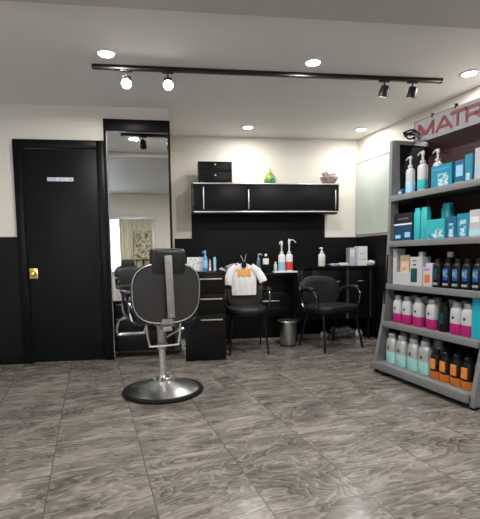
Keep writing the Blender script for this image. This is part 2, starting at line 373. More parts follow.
for i, (x, y, z, lab) in enumerate(DL):
    if i == 0:
        dl = thing('ceiling_downlight', lab, 'downlight', (x, y, z), 0, 'recessed ceiling downlights')
        MB().lathe([(.052, -.004), (.058, -.010), (.075, -.006), (.078, 0)], 32).build('trim_ring', 'lampring', dl)
        MB().lathe([(.001, -.009), (.05, -.009), (.055, -.006), (.055, -.001)], 32).build('diffuser', 'lampglow', dl)
    else: dup(dl, (x, y, z), label=lab)
    area('downlight_lamp', (x, y, z-.014), (28, 30, 17, 9, 9, 42, 32, 22)[i], .11)
# track with four heads
tr = thing('lighting_track', 'long black lighting track running across the ceiling', 'light track', (0, 3.505, CH))
MB().box(-.655, 2.20, -.018, .018, -.032, 0, .003).build('rail', 'trackm', tr)
MB().box(2.19, 2.215, -.02, .02, -.034, 0, .003).build('end_cap', 'trackm', tr)
def head(x, aim, lit, lab):
    t = thing('spotlight', lab, 'spotlight', (x, 3.505, CH-.032), 0, 'track spotlights')
    MB().box(-.045, .045, -.014, .014, -.012, .0, .003).build('adapter', 'trackm', t)
    MB().cyl((0, 0, -.011), (0, 0, -.045), .006, 10).box(-.03, .03, -.005, .005, -.05, -.044, .001).build('yoke', 'trackm', t)
    a = Vector(aim).normalized(); q = Vector((0, 0, -1)).rotation_difference(a).to_matrix().to_4x4()
    mt = Matrix.Translation((0, 0, -.085)) @ q
    MB().lathe([(.001, .045), (.030, .042), (.036, .032), (.041, -.030), (.043, -.046), (.038, -.046), (.034, -.040), (.001, -.039)], 24, mtx=mt).build('lamp_housing', 'trackm', t)
    MB().lathe([(.001, -.0405), (.033, -.0405), (.037, -.045), (.001, -.050)], 24, mtx=mt).build('lens', 'bulbglow' if lit else 'satin', t)
    if lit:
        l = bpy.data.lights.new('spot_lamp', 'SPOT'); l.energy = 22; l.spot_size = math.radians(75); l.spot_blend = .6; l.shadow_soft_size = .025; l.color = (1, .94, .86)
        o = bpy.data.objects.new('spot_lamp', l); COL.objects.link(o)
        o.location = Vector((x, 3.505, CH-.117))+a*.065; o.rotation_euler = a.to_track_quat('-Z', 'Y').to_euler()
head(-.40, (.02, -.75, -.62), True, 'lit spotlight at the left end of the track')
head(-.085, (.05, -.75, -.62), True, 'lit spotlight second from the left end of the track')
head(1.70, (-.14, .30, -.95), False, 'unlit black spotlight on the track, the one further from its right end')
head(1.95, (-.10, .30, -.95), False, 'unlit black spotlight nearest the right end of the track')

# ------------------------------------------------------------------ wall cabinet and what stands on it
wc = thing('wall_cabinet', 'long black wall cabinet with sliding doors above the counter', 'cabinet', (0, YB-.014, 0))
yf = 5.03-(YB-.014)
MB().box(.131, 1.885, yf+.02, -.0, 1.60, 1.62).box(.131, 1.885, yf+.02, 0, 1.868, 1.886).box(1.869, 1.885, yf+.02, 0, 1.62, 1.868).box(.15, 1.87, -.012, 0, 1.62, 1.868).box(.14, 1.87, yf+.02, yf+.16, 1.53, 1.601, .003).build('body', 'lam')
body = bpy.data.objects['body.001'] if 'body.001' in bpy.data.objects else None
body.parent = wc
MB().box(.112, .131, yf, 0, 1.56, 1.886, .002).build('side_panel', 'sidepanel', wc)
MB().box(.131, 1.885, yf-.004, yf+.012, 1.874, 1.888, .001).box(.131, 1.885, yf-.004, yf+.012, 1.548, 1.562, .001).build('edge_rail', 'alu', wc)
for x0, x1, hx in ((.135, .752, .250), (.756, 1.876, .778)):
    dd = MB().box(x0, x1, yf+.003, yf+.018, 1.563, 1.872, .001).build('sliding_door', 'lam2', wc)
    MB().box(hx-.006, hx+.006, yf-.008, yf+.003, 1.585, 1.84 if hx < .5 else 1.81, .002).build('handle', 'alu', dd)
MB().box(1.832, 1.844, yf-.008, yf+.003, 1.585, 1.81, .002).build('handle', 'alu', dd)
ZT = 1.8865
bd = thing('drawer_chest', 'small black chest with round knobs on top of the wall cabinet', 'box', (.394, 5.19, ZT))
MB().box(-.198, .198, -.11, .11, .004, .236, .004).build('body', 'plasticb', bd)
for z0, z1 in ((.012, .11), (.12, .228)):
    dd = MB().box(-.190, .190, -.117, -.111, z0, z1, .003).build('drawer', 'lam2', bd)
    for zz in ((z0+z1)/2+.025,):
        MB().lathe([(.004, 0), (.006, .008), (.011, .014), (.008, .02), (.001, .021)], 14, mtx=T(0, -.117, zz, rx=PI/2)).build('knob', 'alu', dd)
for sx in (-.165, .165): MB().box(sx-.014, sx+.014, -.115, -.111, .0, .016, .002).build('corner_foot', 'satin', bd)
PS = len(bpy.data.objects)
pr = thing('pear_ornament', 'green glazed pear-shaped ornament on top of the wall cabinet', 'ornament', (1.07, 5.19, ZT))
MB().lathe([(.02, 0), (.045, .008), (.058, .035), (.056, .06), (.040, .088), (.024, .108), (.018, .122), (.008, .13), (.001, .132)], 28).build('body', 'greenc', pr)
MB().tube([(0, 0, .128), (.003, 0, .142), (-.004, 0, .152)], .004, 8).build('stem', 'brownp', pr)
MB().pad(.05, .055, [(.2, -.052), (.7, -.056), (1, -.05)], ex=2, bend=6, mtx=T(.008, -.006, .035)).build('glaze_patch', 'tealc', pr)
fb = thing('floral_bowl', 'small multicoloured floral ornament bowl at the right end of the wall cabinet', 'ornament', (1.81, 5.19, ZT))
MB().lathe([(.05, 0), (.055, .006), (.052, .014), (.08, .04), (.098, .075), (.094, .078), (.07, .046), (.03, .03), (.001, .028)], 32).build('bowl', 'floral', fb)
t = MB()
for k in range(13):
    a = k*2.4; r = .02+.05*(k/13)**.5
    t.blob((r*math.cos(a), r*math.sin(a), .085+.022*math.cos(k)), (.026, .026, .022), seed=k, amp=.3, n=2)
t.build('flowers', 'floral', fb)
pr.scale = (1.3,)*3; fb.scale = (1.15, 1.1, 1.3)
bd.scale = (1, 1, 1.07)

# ------------------------------------------------------------------ counters
def handle_bar(x0, x1, y, z): return MB().box(x0, x1, y-.022, y-.012, z-.006, z+.006, .002).box(x0+.01, x0+.02, y-.013, y, z-.004, z+.004).box(x1-.02, x1-.01, y-.013, y, z-.004, z+.004)
ZL, ZM, ZR = .885, .835, .90
du = thing('drawer_unit', 'tall black drawer unit with three steel handles left of the chairs', 'cabinet', (.2, 4.2, 0))
MB().box(-.20, .205, .02, 1.17, 0, ZL-.03, .002).build('body', 'lam', du)
MB().box(-.205, .21, -.004, 1.17, ZL-.03, ZL, .003).build('top', 'worktop', du)
for z0, z1, hz in ((.665, .852, .815), (.465, .66, .618), (.005, .46, .412)):
    dd = MB().box(-.198, .203, 0, .019, z0, z1, .002).build('drawer' if hz else 'plinth_panel', 'lam', du)
    if hz: handle_bar(-.045, .172, 0, hz).build('handle', 'alu', dd)
mv = thing('vanity_desk', 'middle black desk section with a drawer behind the two guest chairs', 'desk', (.9, 4.93, 0))
MB().box(-.478, .42, -.03, .446, ZM-.03, ZM, .003).build('top', 'worktop', mv)
MB().box(-.46, .40, .195, .21, .03, ZM-.03).box(-.478, -.46, .02, .44, 0, ZM-.03).box(.40, .42, .02, .44, .03, ZM-.03).build('body', 'lam', mv)
dd = MB().box(-.2, .30, 0.03, .218, .40, .60, .003).build('drawer', 'lam', mv)
handle_bar(.0, .22, .03, .5).build('handle', 'alu', dd)
rv = thing('base_cabinet', 'black base cabinet with aluminium door edges at the right end of the counter', 'cabinet', (1.85, 4.95, 0))
rx = cx(4.98, 3.29)-1.85; rx2 = cx(5.37, 3.29)-1.85
MB().prism([(-.525, -.03), (rx, -.03), (rx2, .424), (-.525, .424)], ZR-.028, ZR, 'z').build('top', 'worktop', rv)
MB().prism([(-.52, .02), (rx-.01, .02), (rx2-.01, .18), (-.52, .18)], .255, ZR-.03, 'z').build('body', 'lam', rv)
for x0, x1, hx in ((-.515, -.33, None), (-.325, .095, -.02), (.13, .395, .28)):
    dd = MB().box(x0, x1, 0, .018, .258, .86, .002).build('door', 'lam', rv)
    if hx is not None: MB().box(hx-.035, hx+.035, -.016, -.001, .708, .722, .003).build('handle', 'alu', dd)
for hx in (.104, .122, .405): MB().box(hx-.004, hx+.004, -.004, .018, .256, .868).build('edge_strip', 'satin', rv)
MB().box(-.455, -.451, -.005, .0, .70, .868).build('edge_strip', 'satin', rv)
MB().box(.385, .41, .02, .17, 0, .256, .003).build('support_leg', 'lam', rv); MB().box(-.52, -.50, .02, .17, 0, .256, .003).build('support_leg', 'lam', rv)
# things stowed under the cabinet
tag(MB().blob((0, 0, .07), (.15, .055, .072), 3, .22, 4, .93).build('cloth_bag', 'greybag', loc=(1.93, 5.06, .0)), 'crumpled grey bag on the floor under the right base cabinet', 'bag')
tag(MB().blob((0, 0, .045), (.045, .04, .05), 5, .2, 3, .9).build('plastic_bag', 'lilac', loc=(1.70, 5.05, .0)), 'small pale bundle on the floor left of the grey bag', 'bag')
tag(MB().blob((0, 0, .05), (.04, .035, .055), 8, .2, 3, .9).build('plastic_bag', 'lilac', loc=(2.155, 5.06, .0)), 'small pale bundle on the floor right of the grey bag', 'bag')

# ------------------------------------------------------------------ bottles and cartons
def pump_bottle(label, loc, rz, r, hb, cols, group=None, name='pump_bottle', spout=.05, flat=.8, labz=(.15, .6), ptop=.075):
    body, labm, pump = cols
    t = thing(name, label, 'bottle', loc, rz, group)
    MB().lathe([(r*.9, 0), (r, .006), (r, hb*.86), (r*.9, hb*.93), (r*.42, hb), (r*.4, hb+.008)], 24, 1, flat).build('body', body, t)
    if labm: MB().lathe([(r+.0008, hb*labz[0]), (r+.0012, hb*labz[0]+.002), (r+.0012, hb*labz[1]-.002), (r+.0008, hb*labz[1])], 24, 1, flat).build('label', labm, t)
    z = hb+.008
    MB().lathe([(r*.5, z-.004), (r*.5, z+.014), (r*.22, z+.017), (r*.22, z+ptop*.6), (r*.32, z+ptop*.62), (r*.32, z+ptop*.85), (r*.2, z+ptop*.92)], 16).tube([(0, 0, z+ptop*.78), (spout*.5, 0, z+ptop*.86), (spout, 0, z+ptop*.66)], [.006, .0055, .004], 8).build('pump', pump, t)
    return t
def flip_bottle(label, loc, rz, r, h, lower, upper, cap, split, group, mark=True, band=None):
    t = thing('shampoo_bottle', label, 'bottle', loc, rz, group)
    hc = h*.86
    MB().lathe([(r*.92, 0), (r, .005), (r, hc*split)], 24, 1, .72, squareness=2.6).build('body', lower, t)
    MB().lathe([(r, hc*split), (r*1.0, hc*.72), (r*.93, hc*.86), (r*.72, hc*.97), (r*.55, hc)], 24, 1, .72, squareness=2.6).build('upper_body', upper, t)
    MB().lathe([(r*.66, hc-.004), (r*.68, h-.004), (r*.6, h)], 20, 1, .85).build('cap', cap, t)
    if mark:
        MB().box(-.010, .0, -r*.74-.0012, -r*.70, hc*.56, hc*.66).box(.002, .006, -r*.74-.0012, -r*.70, hc*.58, hc*.64).build('emblem', 'ink', t, smooth=False)
    return t
def carton(label, loc, rz, w_, d_, h_, m_, prints=(), name='product_box', group=None):
    t = thing(name, label, 'box', loc, rz, group)
    MB().box(-w_/2, w_/2, 0, d_, 0, h_, .0012, seg=1).build('carton', m_, t, smooth=False)
    for (a, b, c, e, pm) in prints:
        MB().box(-w_/2+a*w_, -w_/2+b*w_, -.0012, .0, c*h_, e*h_).build('printed_panel', pm, t, smooth=False)
    return t
# counter, left unit
carton('white carton with small coloured prints on the drawer unit', (.130, 4.66, ZL), 0, .18, .12, .145, 'offwhite', [(.05, .9, .1, .9, 'boxprint')])
t = thing('spray_bottle', 'slim blue spray bottle beside the white carton on the drawer unit', 'bottle', (.232, 4.60, ZL))
MB().lathe([(.022, 0), (.025, .005), (.025, .13), (.018, .15), (.011, .16), (.011, .17)], 20).build('body', 'sky', t)
MB().lathe([(.0258, .03), (.0262, .032), (.0262, .11), (.0258, .112)], 20).build('label', 'bluelab', t)
MB().lathe([(.013, .168), (.013, .205), (.008, .215), (.001, .216)], 16).box(-.03, 0, -.006, .006, .19, .203, .002).build('spray_head', 'sky', t)
t = thing('small_tube', 'small pink and dark tube right of the blue spray bottle', 'tube', (.282, 4.60, ZL))
MB().lathe([(.011, .0), (.012, .03), (.013, .07), (.006, .12)], 16).build('body', 'skinp', t); MB().lathe([(.013, 0), (.013, .028), (.012, .03)], 16).build('cap', 'white', t)
t = thing('small_tube', 'small pale blue tube standing nearest the middle of the counter', 'tube', (.335, 4.62, ZL))
MB().lathe([(.013, .03), (.015, .06), (.017, .10), (.012, .145)], 16, 1, .6).build('body', 'bluelab', t); MB().lathe([(.016, 0), (.016, .028), (.013, .03)], 16).build('cap', 'lilac', t)
# hair dryer lying at desk
t = thing('hair_dryer', 'grey and white hair dryer lying on the desk left of the shirt', 'hair dryer', (.56, 5.05, ZM+.0), .6)
MB().lathe([(.022, -.08), (.03, -.07), (.034, 0), (.030, .06), (.022, .085)], 20, mtx=T(0, 0, .075, ry=1.35)).build('barrel', 'capgrey', t)
MB().lathe([(.024, .08), (.020, .12)], 20, mtx=T(0, 0, .075, ry=1.35)).build('nozzle', 'white', t)
MB().tube([(-.02, 0, .06), (-.005, .02, .03), (.01, .03, .016)], [.016, .014, .013], 12).build('handle', 'white', t)
tag(MB().blob((0, 0, .028), (.055, .04, .03), 21, .3, 3, .9).build('crumpled_towel', 'towel', loc=(.46, 5.20, ZM)), 'small crumpled white cloth beside the hair dryer', 'cloth')
# desk, middle
YI = 4.96
pump_bottle('blue-grey pump bottle with pale lime label at the left of the pump bottles', (.885, YI+.06, ZM), .1, .026, .15, ('clearb', 'lime', 'bluelab'), labz=(.05, .4), spout=.045)
t = thing('styling_bottle', 'black bottle with a white label square and white cap on the desk', 'bottle', (.962, YI, ZM))
MB().lathe([(.032, 0), (.035, .005), (.035, .16), (.03, .178), (.013, .185), (.013, .2)], 24, 1, .8).build('body', 'plasticb', t)
MB().lathe([(.0358, .10), (.0362, .102), (.0362, .165), (.0345, .168)], 24, 1, .8).build('label', 'white', t)
MB().lathe([(.016, .195), (.016, .215), (.01, .222), (.001, .223)], 16).build('cap', 'white', t)
tray = MB().box(-.14, .14, -.06, .06, 0, .006, .002).box(-.14, .14, -.06, -.055, .006, .017, .002).box(-.14, .14, .055, .06, .006, .017, .002).box(-.14, -.135, -.055, .055, .006, .017, .002).box(.135, .14, -.055, .055, .006, .017, .002).build('counter_tray', 'white', loc=(1.185, 4.945, ZM))
tag(tray, 'white tray under the two tall white pump bottles', 'tray')
ZY = ZM+.0062
t = thing('lotion_bottle', 'short pale green bottle at the left end of the white tray', 'bottle', (1.075, 4.95, ZY))
MB().lathe([(.018, 0), (.02, .005), (.02, .085), (.01, .1)], 20).build('body', 'palegreen', t); MB().lathe([(.011, .099), (.011, .12), (.009, .123)], 16).build('cap', 'palegreen', t)
pump_bottle('white pump bottle with light blue label on the white tray', (1.152, 4.955, ZY), 0, .042, .215, ('white', 'bluelab', 'white'), spout=-.03, labz=(.08, .55), ptop=.155)
pump_bottle('white pump bottle with red label on the white tray', (1.242, 4.955, ZY), 0, .042, .215, ('white', 'redlab', 'white'), spout=.085, labz=(.1, .56), ptop=.18)
tag(MB().blob((0, 0, .03), (.06, .05, .032), 31, .15, 3, .9).build('styling_bowl', 'plasticb', loc=(1.262, 5.20, ZM)), 'dark rounded tinting bowl behind the red label bottle', 'bowl')
# right cabinet top
pump_bottle('white pump bottle with faint red print standing alone on the right counter', (1.665, 5.03, ZR), 0, .042, .155, ('white', None, 'white'), spout=-.03, ptop=.07)
MB().box(-.018, .018, -.0355, -.033, .05, .055).box(-.012, .016, -.0355, -.033, .085, .088).build('printed_line', 'redlab', [o for o in bpy.data.objects if o.get('label', '').startswith('white pump bottle with faint')][0], smooth=False)
tag(MB().blob((0, 0, .014), (.065, .04, .016), 41, .3, 3, .9).build('folded_cloth', 'lilac', loc=(1.83, 5.06, ZR)), 'pale lilac crumpled cloth right of the lone pump bottle', 'cloth')
tag(MB().box(-.06, .06, -.045, .045, 0, .028, .01).box(-.05, .05, -.04, .04, .028, .036, .006).build('wipes_pack', 'offwhite', loc=(1.955, 5.08, ZR)), 'flat white pack lying left of the tall white boxes', 'pack')
carton('grey-white box standing behind the tall white box on the counter', (2.085, 5.10, ZR), 0, .075, .12, .22, 'lilac', [(.1, .8, .5, .9, 'offwhite')])
carton('tall white box with faint printed lines on the right counter', (2.185, 5.02, ZR), 0, .115, .13, .235, 'white', [(.12, .85, .28, .36, 'offwhite'), (.2, .7, .6, .63, 'capgrey'), (.2, .75, .32, .34, 'capgrey')])
tag(MB().blob((0, 0, .030), (.065, .045, .034), 51, .3, 3, .9).build('crumpled_towel', 'towel', loc=(2.30, 5.02, ZR)) if cx(5.02, 3.28) > 2.37 else MB().blob((0, 0, .030), (.040, .06, .034), 51, .3, 3, .9).build('crumpled_towel', 'towel', loc=(2.275, 4.99, ZR)), 'crumpled white towel right of the tall white box', 'towel')

# ------------------------------------------------------------------ waste bin
t = thing('waste_bin', 'brushed steel waste bin with wide rim between the two guest chairs', 'bin', (1.18, 4.775, 0)); t.scale = (1.04, 1.04, .92)
MB().lathe([(.086, 0), (.09, .006), (.092, .285), (.092, .30)], 40).build('body', 'satin', t)
MB().lathe([(.092, .296), (.118, .304), (.122, .312), (.116, .318), (.06, .322), (.001, .323)], 40).build('lid', 'chrome', t)
MB().lathe([(.091, .0), (.0925, .002), (.0925, .014), (.0905, .016)], 40).build('base_ring', 'rubber', t)

# ------------------------------------------------------------------ guest chairs
def guest_chair(label, loc, rz, tilt=.18, ws=1.):
    t = thing('guest_chair', label, 'chair', loc, rz, 'black guest chairs at the counter'); t.scale = (ws, 1, 1)
    # seat
    mt = T(0, -.01, .455, rx=PI/2)
    MB().pad(.50, .46, [(.8, .030), (.97, .026), (1, .010), (1, -.008), (.96, -.026), (.85, -.036), (.45, -.042)], ex=3.2, taper=-.06, mtx=mt).build('seat', 'leather', t)
    MB().pad(.505, .465, [(.9, .010), (1, .008), (1, -.006), (.9, -.008)], ex=3.2, taper=-.06, mtx=T(0, -.01, .418, rx=PI/2)).build('seat_frame', 'plasticb', t)
    # backrest
    mb_ = T(0, .215, .612, rx=-tilt)
    MB().pad(.48, .36, [(.6, -.028), (.9, -.027), (.985, -.018), (1, 0), (.97, .014), (.9, .02)], ex=2.7, taper=.05, bend=-.55, mtx=mb_).build('backrest', 'leather', t)
    MB().tube([(.24*math.cos(a)*(abs(math.cos(a))**2.7+abs(math.sin(a))**2.7)**(-1/2.7)*1.02, .012-.55*(.24*math.cos(a))**2, .182*math.sin(a)*(abs(math.cos(a))**2.7+abs(math.sin(a))**2.7)**(-1/2.7)) for a in [2*PI*k/28 for k in range(28)]], .006, 8, mtx=mb_, smooth=2, closed=True).build('back_rim', 'darkchrome', t)
    # legs
    for sx in (-1, 1):
        MB().tube([(sx*.19, -.14, .415), (sx*.212, -.19, .2), (sx*.232, -.225, 0.006)], .0125, 10).build('leg', 'plasticb', t)
        MB().tube([(sx*.18, .14, .415), (sx*.20, .2, .2), (sx*.215, .255, .006)], .0125, 10).build('leg', 'plasticb', t)
        # arm
        ar = MB().tube([(sx*.225, .20, .60), (sx*.262, .12, .645), (sx*.275, 0, .655), (sx*.275, -.085, .645), (sx*.272, -.135, .60), (sx*.262, -.135, .53), (sx*.245, -.10, .455), (sx*.21, -.06, .425)], .0125, 10).build('armrest', 'darkchrome', t)
        MB().tube([(sx*.25, .155, .640), (sx*.271, .06, .668), (sx*.277, -.03, .672), (sx*.277, -.09, .658)], [.018, .022, .023, .018], 10).build('arm_pad', 'leather', ar)
        MB().tube([(sx*.205, .21, .56), (sx*.21, .205, .47), (sx*.20, .16, .425)], .011, 8).build('back_bracket', 'chrome', t)
    return t
guest_chair('black leather guest chair carrying the white shirt on its backrest', (.672, 4.60, 0), math.radians(-2), tilt=.14, ws=.88)
guest_chair('black leather guest chair right of the waste bin', (1.62, 4.575, 0), math.radians(20), ws=1.13)
# shirt over the backrest of the first chair
SH = thing('white_shirt', 'small white shirt with orange print on the backrest of the left guest chair', 'shirt', (.665, 4.72, .60), math.radians(-2)); SH.scale = (.9, .5, .87)
def shirt(yoff, flip):
    prof = [(-.13, 0), (-.14, .12), (-.15, .22), (-.20, .12), (-.235, .075), (-.262, .115), (-.225, .21), (-.185, .33), (-.13, .385), (-.05, .41), (-.035, .38), (.035, .38), (.05, .41), (.13, .385), (.185, .33), (.225, .21), (.255, .115), (.23, .085), (.20, .12), (.15, .22), (.14, .12), (.13, 0)]
    return prof
t = MB(); bm = t.bm
def shirt_pt(u, v, front):
    # u across (-1..1), v up (0..1)
    hw = .150-.012*v+.01*math.sin(v*3)
    if v > .82: hw = .150-(v-.82)*.36
    x = u*hw; z = v*.415
    if v > .8: z -= abs(u)**1.5*.035*(v-.8)/.2
    puff = .045*(1-abs(u)**2.5)*(.6+.4*math.sin(v*PI))
    y = (-puff if front else puff)+.006*math.sin(14*u+5*v)
    return (x, y, z)
NU, NV = 18, 16
for fr in (True, False):
    g = [[bm.verts.new(shirt_pt(-1+2*i/NU, j/NV, fr)) for i in range(NU+1)] for j in range(NV+1)]
    for j in range(NV):
        for i in range(NU):
            bm.faces.new((g[j][i], g[j][i+1], g[j+1][i+1], g[j+1][i]))
bmesh.ops.remove_doubles(bm, verts=bm.verts[:], dist=.0015)
bmesh.ops.recalc_face_normals(bm, faces=bm.faces[:])
t.build('torso_fabric', 'cloth', SH)
for sx in (-1, 1):
    MB().tube([(sx*.09, 0, .365), (sx*.155, -.012, .31), (sx*.19, -.03, .22), (sx*.205, -.045, .13)] if sx < 0 else [(sx*.09, 0, .365), (sx*.16, -.012, .31), (sx*.21, -.03, .235), (sx*.242, -.05, .165)], [.045, .05, .052, .050], 16).build('sleeve', 'cloth', SH)
MB().box(-.078, .078, -.0535, -.050, .245, .335, .001).build('chest_print', 'orange', SH, smooth=False)
MB().tube([(-.05, -.056, .325), (-.035, -.056, .29), (-.035, -.056, .26)], .0028, 6).tube([(-.02, -.056, .325), (-.035, -.056, .29)], .0028, 6).tube([(.012+.022*math.cos(a), -.056, .29+.026*math.sin(a)) for a in [k*PI/5 for k in range(10)]], .0026, 6, closed=True).build('print_lines', 'cloth', SH)
hg = thing('clothes_hanger', 'black clip hanger with two prongs at the neck of the white shirt', 'hanger', (.665, 4.735, .925), math.radians(-2))
MB().lathe([(.001, -.0), (.024, .01), (.028, .045), (.020, .075), (.001, .085)], 16, 1, .7, mtx=T(0, -.045, -.025)).build('neck_clip', 'plasticb', hg)
MB().tube([(-.006, -.045, .05), (-.02, -.04, .09), (-.038, -.035, .12)], .0035, 8).tube([(.006, -.045, .05), (.018, -.04, .09), (.026, -.035, .13)], .0035, 8).build('prong', 'satin', hg)

# ------------------------------------------------------------------ styling chairs
def styling_chair(label, loc, rz, drop=0.):
    t = thing('styling_chair', label, 'chair', loc, rz, 'styling chairs')
    base = MB().lathe([(.275, .014), (.277, .024), (.255, .036), (.18, .062), (.11, .082), (.06, .098), (.05, .102)], 56).build('base_plate', 'chrome', t)
    MB().lathe([(.270, .0), (.303, .002), (.309, .013), (.303, .026), (.280, .030), (.270, .022)], 56).build('rubber_rim', 'rubber', base)
    MB().lathe([(.07, .092), (.072, .102), (.055, .112), (.036, .118), (.030, .13)], 32).build('column_collar', 'satin', t)
    for k in range(6):
        a = k*PI/3
        MB().lathe([(.010, .100), (.010, .118), (.007, .122)], 10, c=(.066*math.cos(a), .066*math.sin(a))).build('bolt', 'chrome', base)
    z = -drop
    MB().cyl((0, 0, .12), (0, 0, .40+z), .026, 28).build('outer_column', 'chrome', t)
    MB().cyl((0, 0, .33+z), (0, 0, .54+z), .036, 28).lathe([(.037, .36+z), (.043, .365+z), (.043, .38+z), (.037, .385+z)], 28).build('hydraulic_sleeve', 'satin', t)
    MB().cyl((-.03, .0, .42+z), (-.17, -.10, .46+z), .009, 10).lathe([(.012, -.03), (.015, 0), (.012, .03)], 14, mtx=T(-.17, -.10, .46+z, ry=PI/2)).build('pump_lever', 'chrome', t)
    # under-seat bracket
    MB().box(-.07, .07, -.12, .16, .525+z, .542+z, .004).box(-.035, .035, .10, .205, .50+z, .535+z, .006).build('seat_bracket', 'steel', t)
    # seat (front = -y)
    MB().box(-.215, .215, -.27, .17, .545+z, .655+z, .035, seg=4).build('seat', 'leather', t)
    # arms
    for sx in (-1, 1):
        a = MB().tube([(sx*.20, .13, .56+z), (sx*.235, .11, .58+z), (sx*.248, .08, .68+z), (sx*.25, -.02, .755+z), (sx*.25, -.17, .75+z), (sx*.25, -.22, .70+z), (sx*.245, -.2, .60+z), (sx*.21, -.15, .56+z)], .0125, 10).build('arm_frame', 'darkchrome', t)
        MB().box(sx*.25-.024, sx*.25+.024, -.19, .09, .752+z, .785+z, .012, seg=3).build('arm_pad', 'leather', a)
    # backrest : grey shell, black cushion, rim
    mb_ = T(0, .205, .775+z, rx=-.10)
    MB().pad(.50, .445, [(.55, -.075), (.85, -.07), (.97, -.05), (1, -.02), (1, .0), (.97, .008)], ex=3.0, bend=-.25, taper=.03, mtx=mb_).build('backrest', 'leather', t)
    MB().pad(.475, .42, [(.9, .006), (.985, .010), (.97, .017), (.6, .021)], ex=3.0, bend=-.25, taper=.03, mtx=mb_).build('back_shell', 'shell', t)
    ex = 3.0
    rim = []
    for k in range(36):
        a = 2*PI*k/36; ca, sa = math.cos(a), math.sin(a); kk = (abs(ca)**ex+abs(sa)**ex)**(-1/ex)
        x = .243*ca*kk*(1+.03*sa*kk); rim.append((x, .012-.25*x*x, .214*sa*kk))
    MB().tube(rim, .0050, 8, mtx=mb_, smooth=1, closed=True).build('shell_rim', 'steel', t)
    # headrest
    mh = T(-.012, .215, .99+z, rx=-.04, ry=-.02)
    MB().box(-.125, .125, -.055, .035, -.085, .105, .028, seg=4, mtx=mh).build('headrest', 'leather', t)
    # spine
    ms = T(-.012, .257, .80+z, rx=-.085, ry=.05)
    sp = MB().box(-.026, .026, -.010, .004, -.20, .245, .003, mtx=ms).build('spine_bar', 'steel', t)
    for zz in (-.18, -.05, .08, .2): MB().lathe([(.006, 0), (.006, .005), (.003, .007)], 10, mtx=ms @ T(0, .004, zz, rx=-PI/2)).build('bolt', 'chrome', sp)
    MB().box(-.045, .045, .12, .205, .545+z, .60+z, .01, mtx=None).build('back_hinge', 'steel', t)
    # footrest : U tube under the front, and rear loop
    MB().tube([(-.06, -.2, .57+z), (.0, -.40, .52+z), (.03, -.50, .42+z), (.035, -.53, .385+z), (.045, -.54, .375+z), (.245, -.54, .375+z), (.255, -.53, .385+z), (.275, -.48, .43+z), (.265, -.36, .53+z), (.19, -.2, .57+z)], .011, 10, smooth=2).build('footrest', 'chrome', t)
    MB().tube([(-.13, .08, .55+z), (-.12, .085, .44+z), (-.108, .085, .385+z), (-.095, .085, .375+z), (.095, .085, .375+z), (.108, .085, .385+z), (.12, .085, .44+z), (.13, .08, .55+z)], .009, 10, smooth=2).build('support_loop', 'chrome', t)
    return t
styling_chair('black styling chair with grey back shell on a round chrome base, seen from behind', (-.178, 3.285, 0), PI+.27)
styling_chair('second black styling chair, seen only reflected in the tall mirror', (-.80, .78, 0), PI-.3, drop=.09)

# ------------------------------------------------------------------ curtain and painting by the window (seen in the mirror)
t = MB(); bm = t.bm; n = 90
vs = [[bm.verts.new((-1.12+.72*i/n, YF+.085+.022*math.sin(i*.95)+.006*math.sin(i*.37), z)) for i in range(n+1)] for z in (.04, 1.0, 1.88)]
for a, b in zip(vs, vs[1:]):
    for i in range(n): bm.faces.new((a[i], a[i+1], b[i+1], b[i]))
cu = t.build('window_curtain', 'curtain'); mo = cu.modifiers.new('s', 'SOLIDIFY'); mo.thickness = .003
tag(cu, 'cream pleated curtain over the window, seen in the mirror', 'curtain')
pa = thing('framed_painting', 'abstract painting in front of the curtain, seen in the mirror', 'painting', (-.62, YF+.16, 1.0))
MB().box(-.19, .19, -.01, .012, .0, .62, .002).build('canvas', 'painting', pa, smooth=False)
MB().box(-.02, .02, -.025, -.012, -.985, .5).box(-.17, .17, -.03, .02, -.02, -.002).cyl((-.15, -.02, -.01), (-.24, .04, -.99), .01, 8).cyl((.15, -.02, -.01), (.24, .04, -.99), .01, 8).build('easel', 'brownp', pa)

# ------------------------------------------------------------------ gondola shelving
# local frame: x = towards the camera along the unit, y = towards the right wall, origin at C=2.32, D=3.10
C0, D0 = 2.32, 3.125
G = thing('display_shelving', 'grey steel display shelving with five shelves of hair products', 'shelf', P(C0, D0), RZ)
W = 1.035
SHF = [(.085, .00, 'base'), (.435, .075, ''), (.760, .115, ''), (1.125, .135, ''), (1.510, .155, '')]
def lean(z): # front edge y at height z
    pts = [(0, .005), (.085, .01), (.435, .085), (.76, .125), (1.125, .140), (1.5, .150), (2.03, .155)]
    for (z0, y0), (z1, y1) in zip(pts, pts[1:]):
        if z <= z1: return y0+(y1-y0)*(z-z0)/(z1-z0)
    return pts[-1][1]
for x0, nm in ((-.012, 0), (W-.02, 1)):
    zs = [.02, .085, .435, .76, 1.125, 1.5, 2.0]
    fr = [(lean(z), z) for z in zs]; bk = [(lean(z)+.075, z) for z in zs[::-1]]
    poly = fr+bk
    t = MB()
    # leaning strip made of quads
    for (z0, z1) in zip(zs, zs[1:]):
        t.prism([(lean(z0), z0), (lean(z1), z1), (lean(z1)+.075, z1), (lean(z0)+.095, z0)], x0, x0+.035, 'x')
    t.box(x0, x0+.035, .185, .56, 1.972, 2.005, .002)
    t.build('upright', 'shelfgrey', G, smooth=False)
    MB().prism([(lean(.1)+.05, .02), (lean(2)+.05, 1.98), (.555, 1.98), (.555, .02)], x0+.008, x0+.028, 'x').build('end_panel', 'endblack', G, smooth=False)
    MB().cyl((x0+.018, .03, .0), (x0+.018, .03, .045), .02, 14, .016).build('foot', 'rubber', G)
MB().box(.0, W, .545, .56, .02, 2.075).build('back_panel', 'maroon', G, smooth=False)
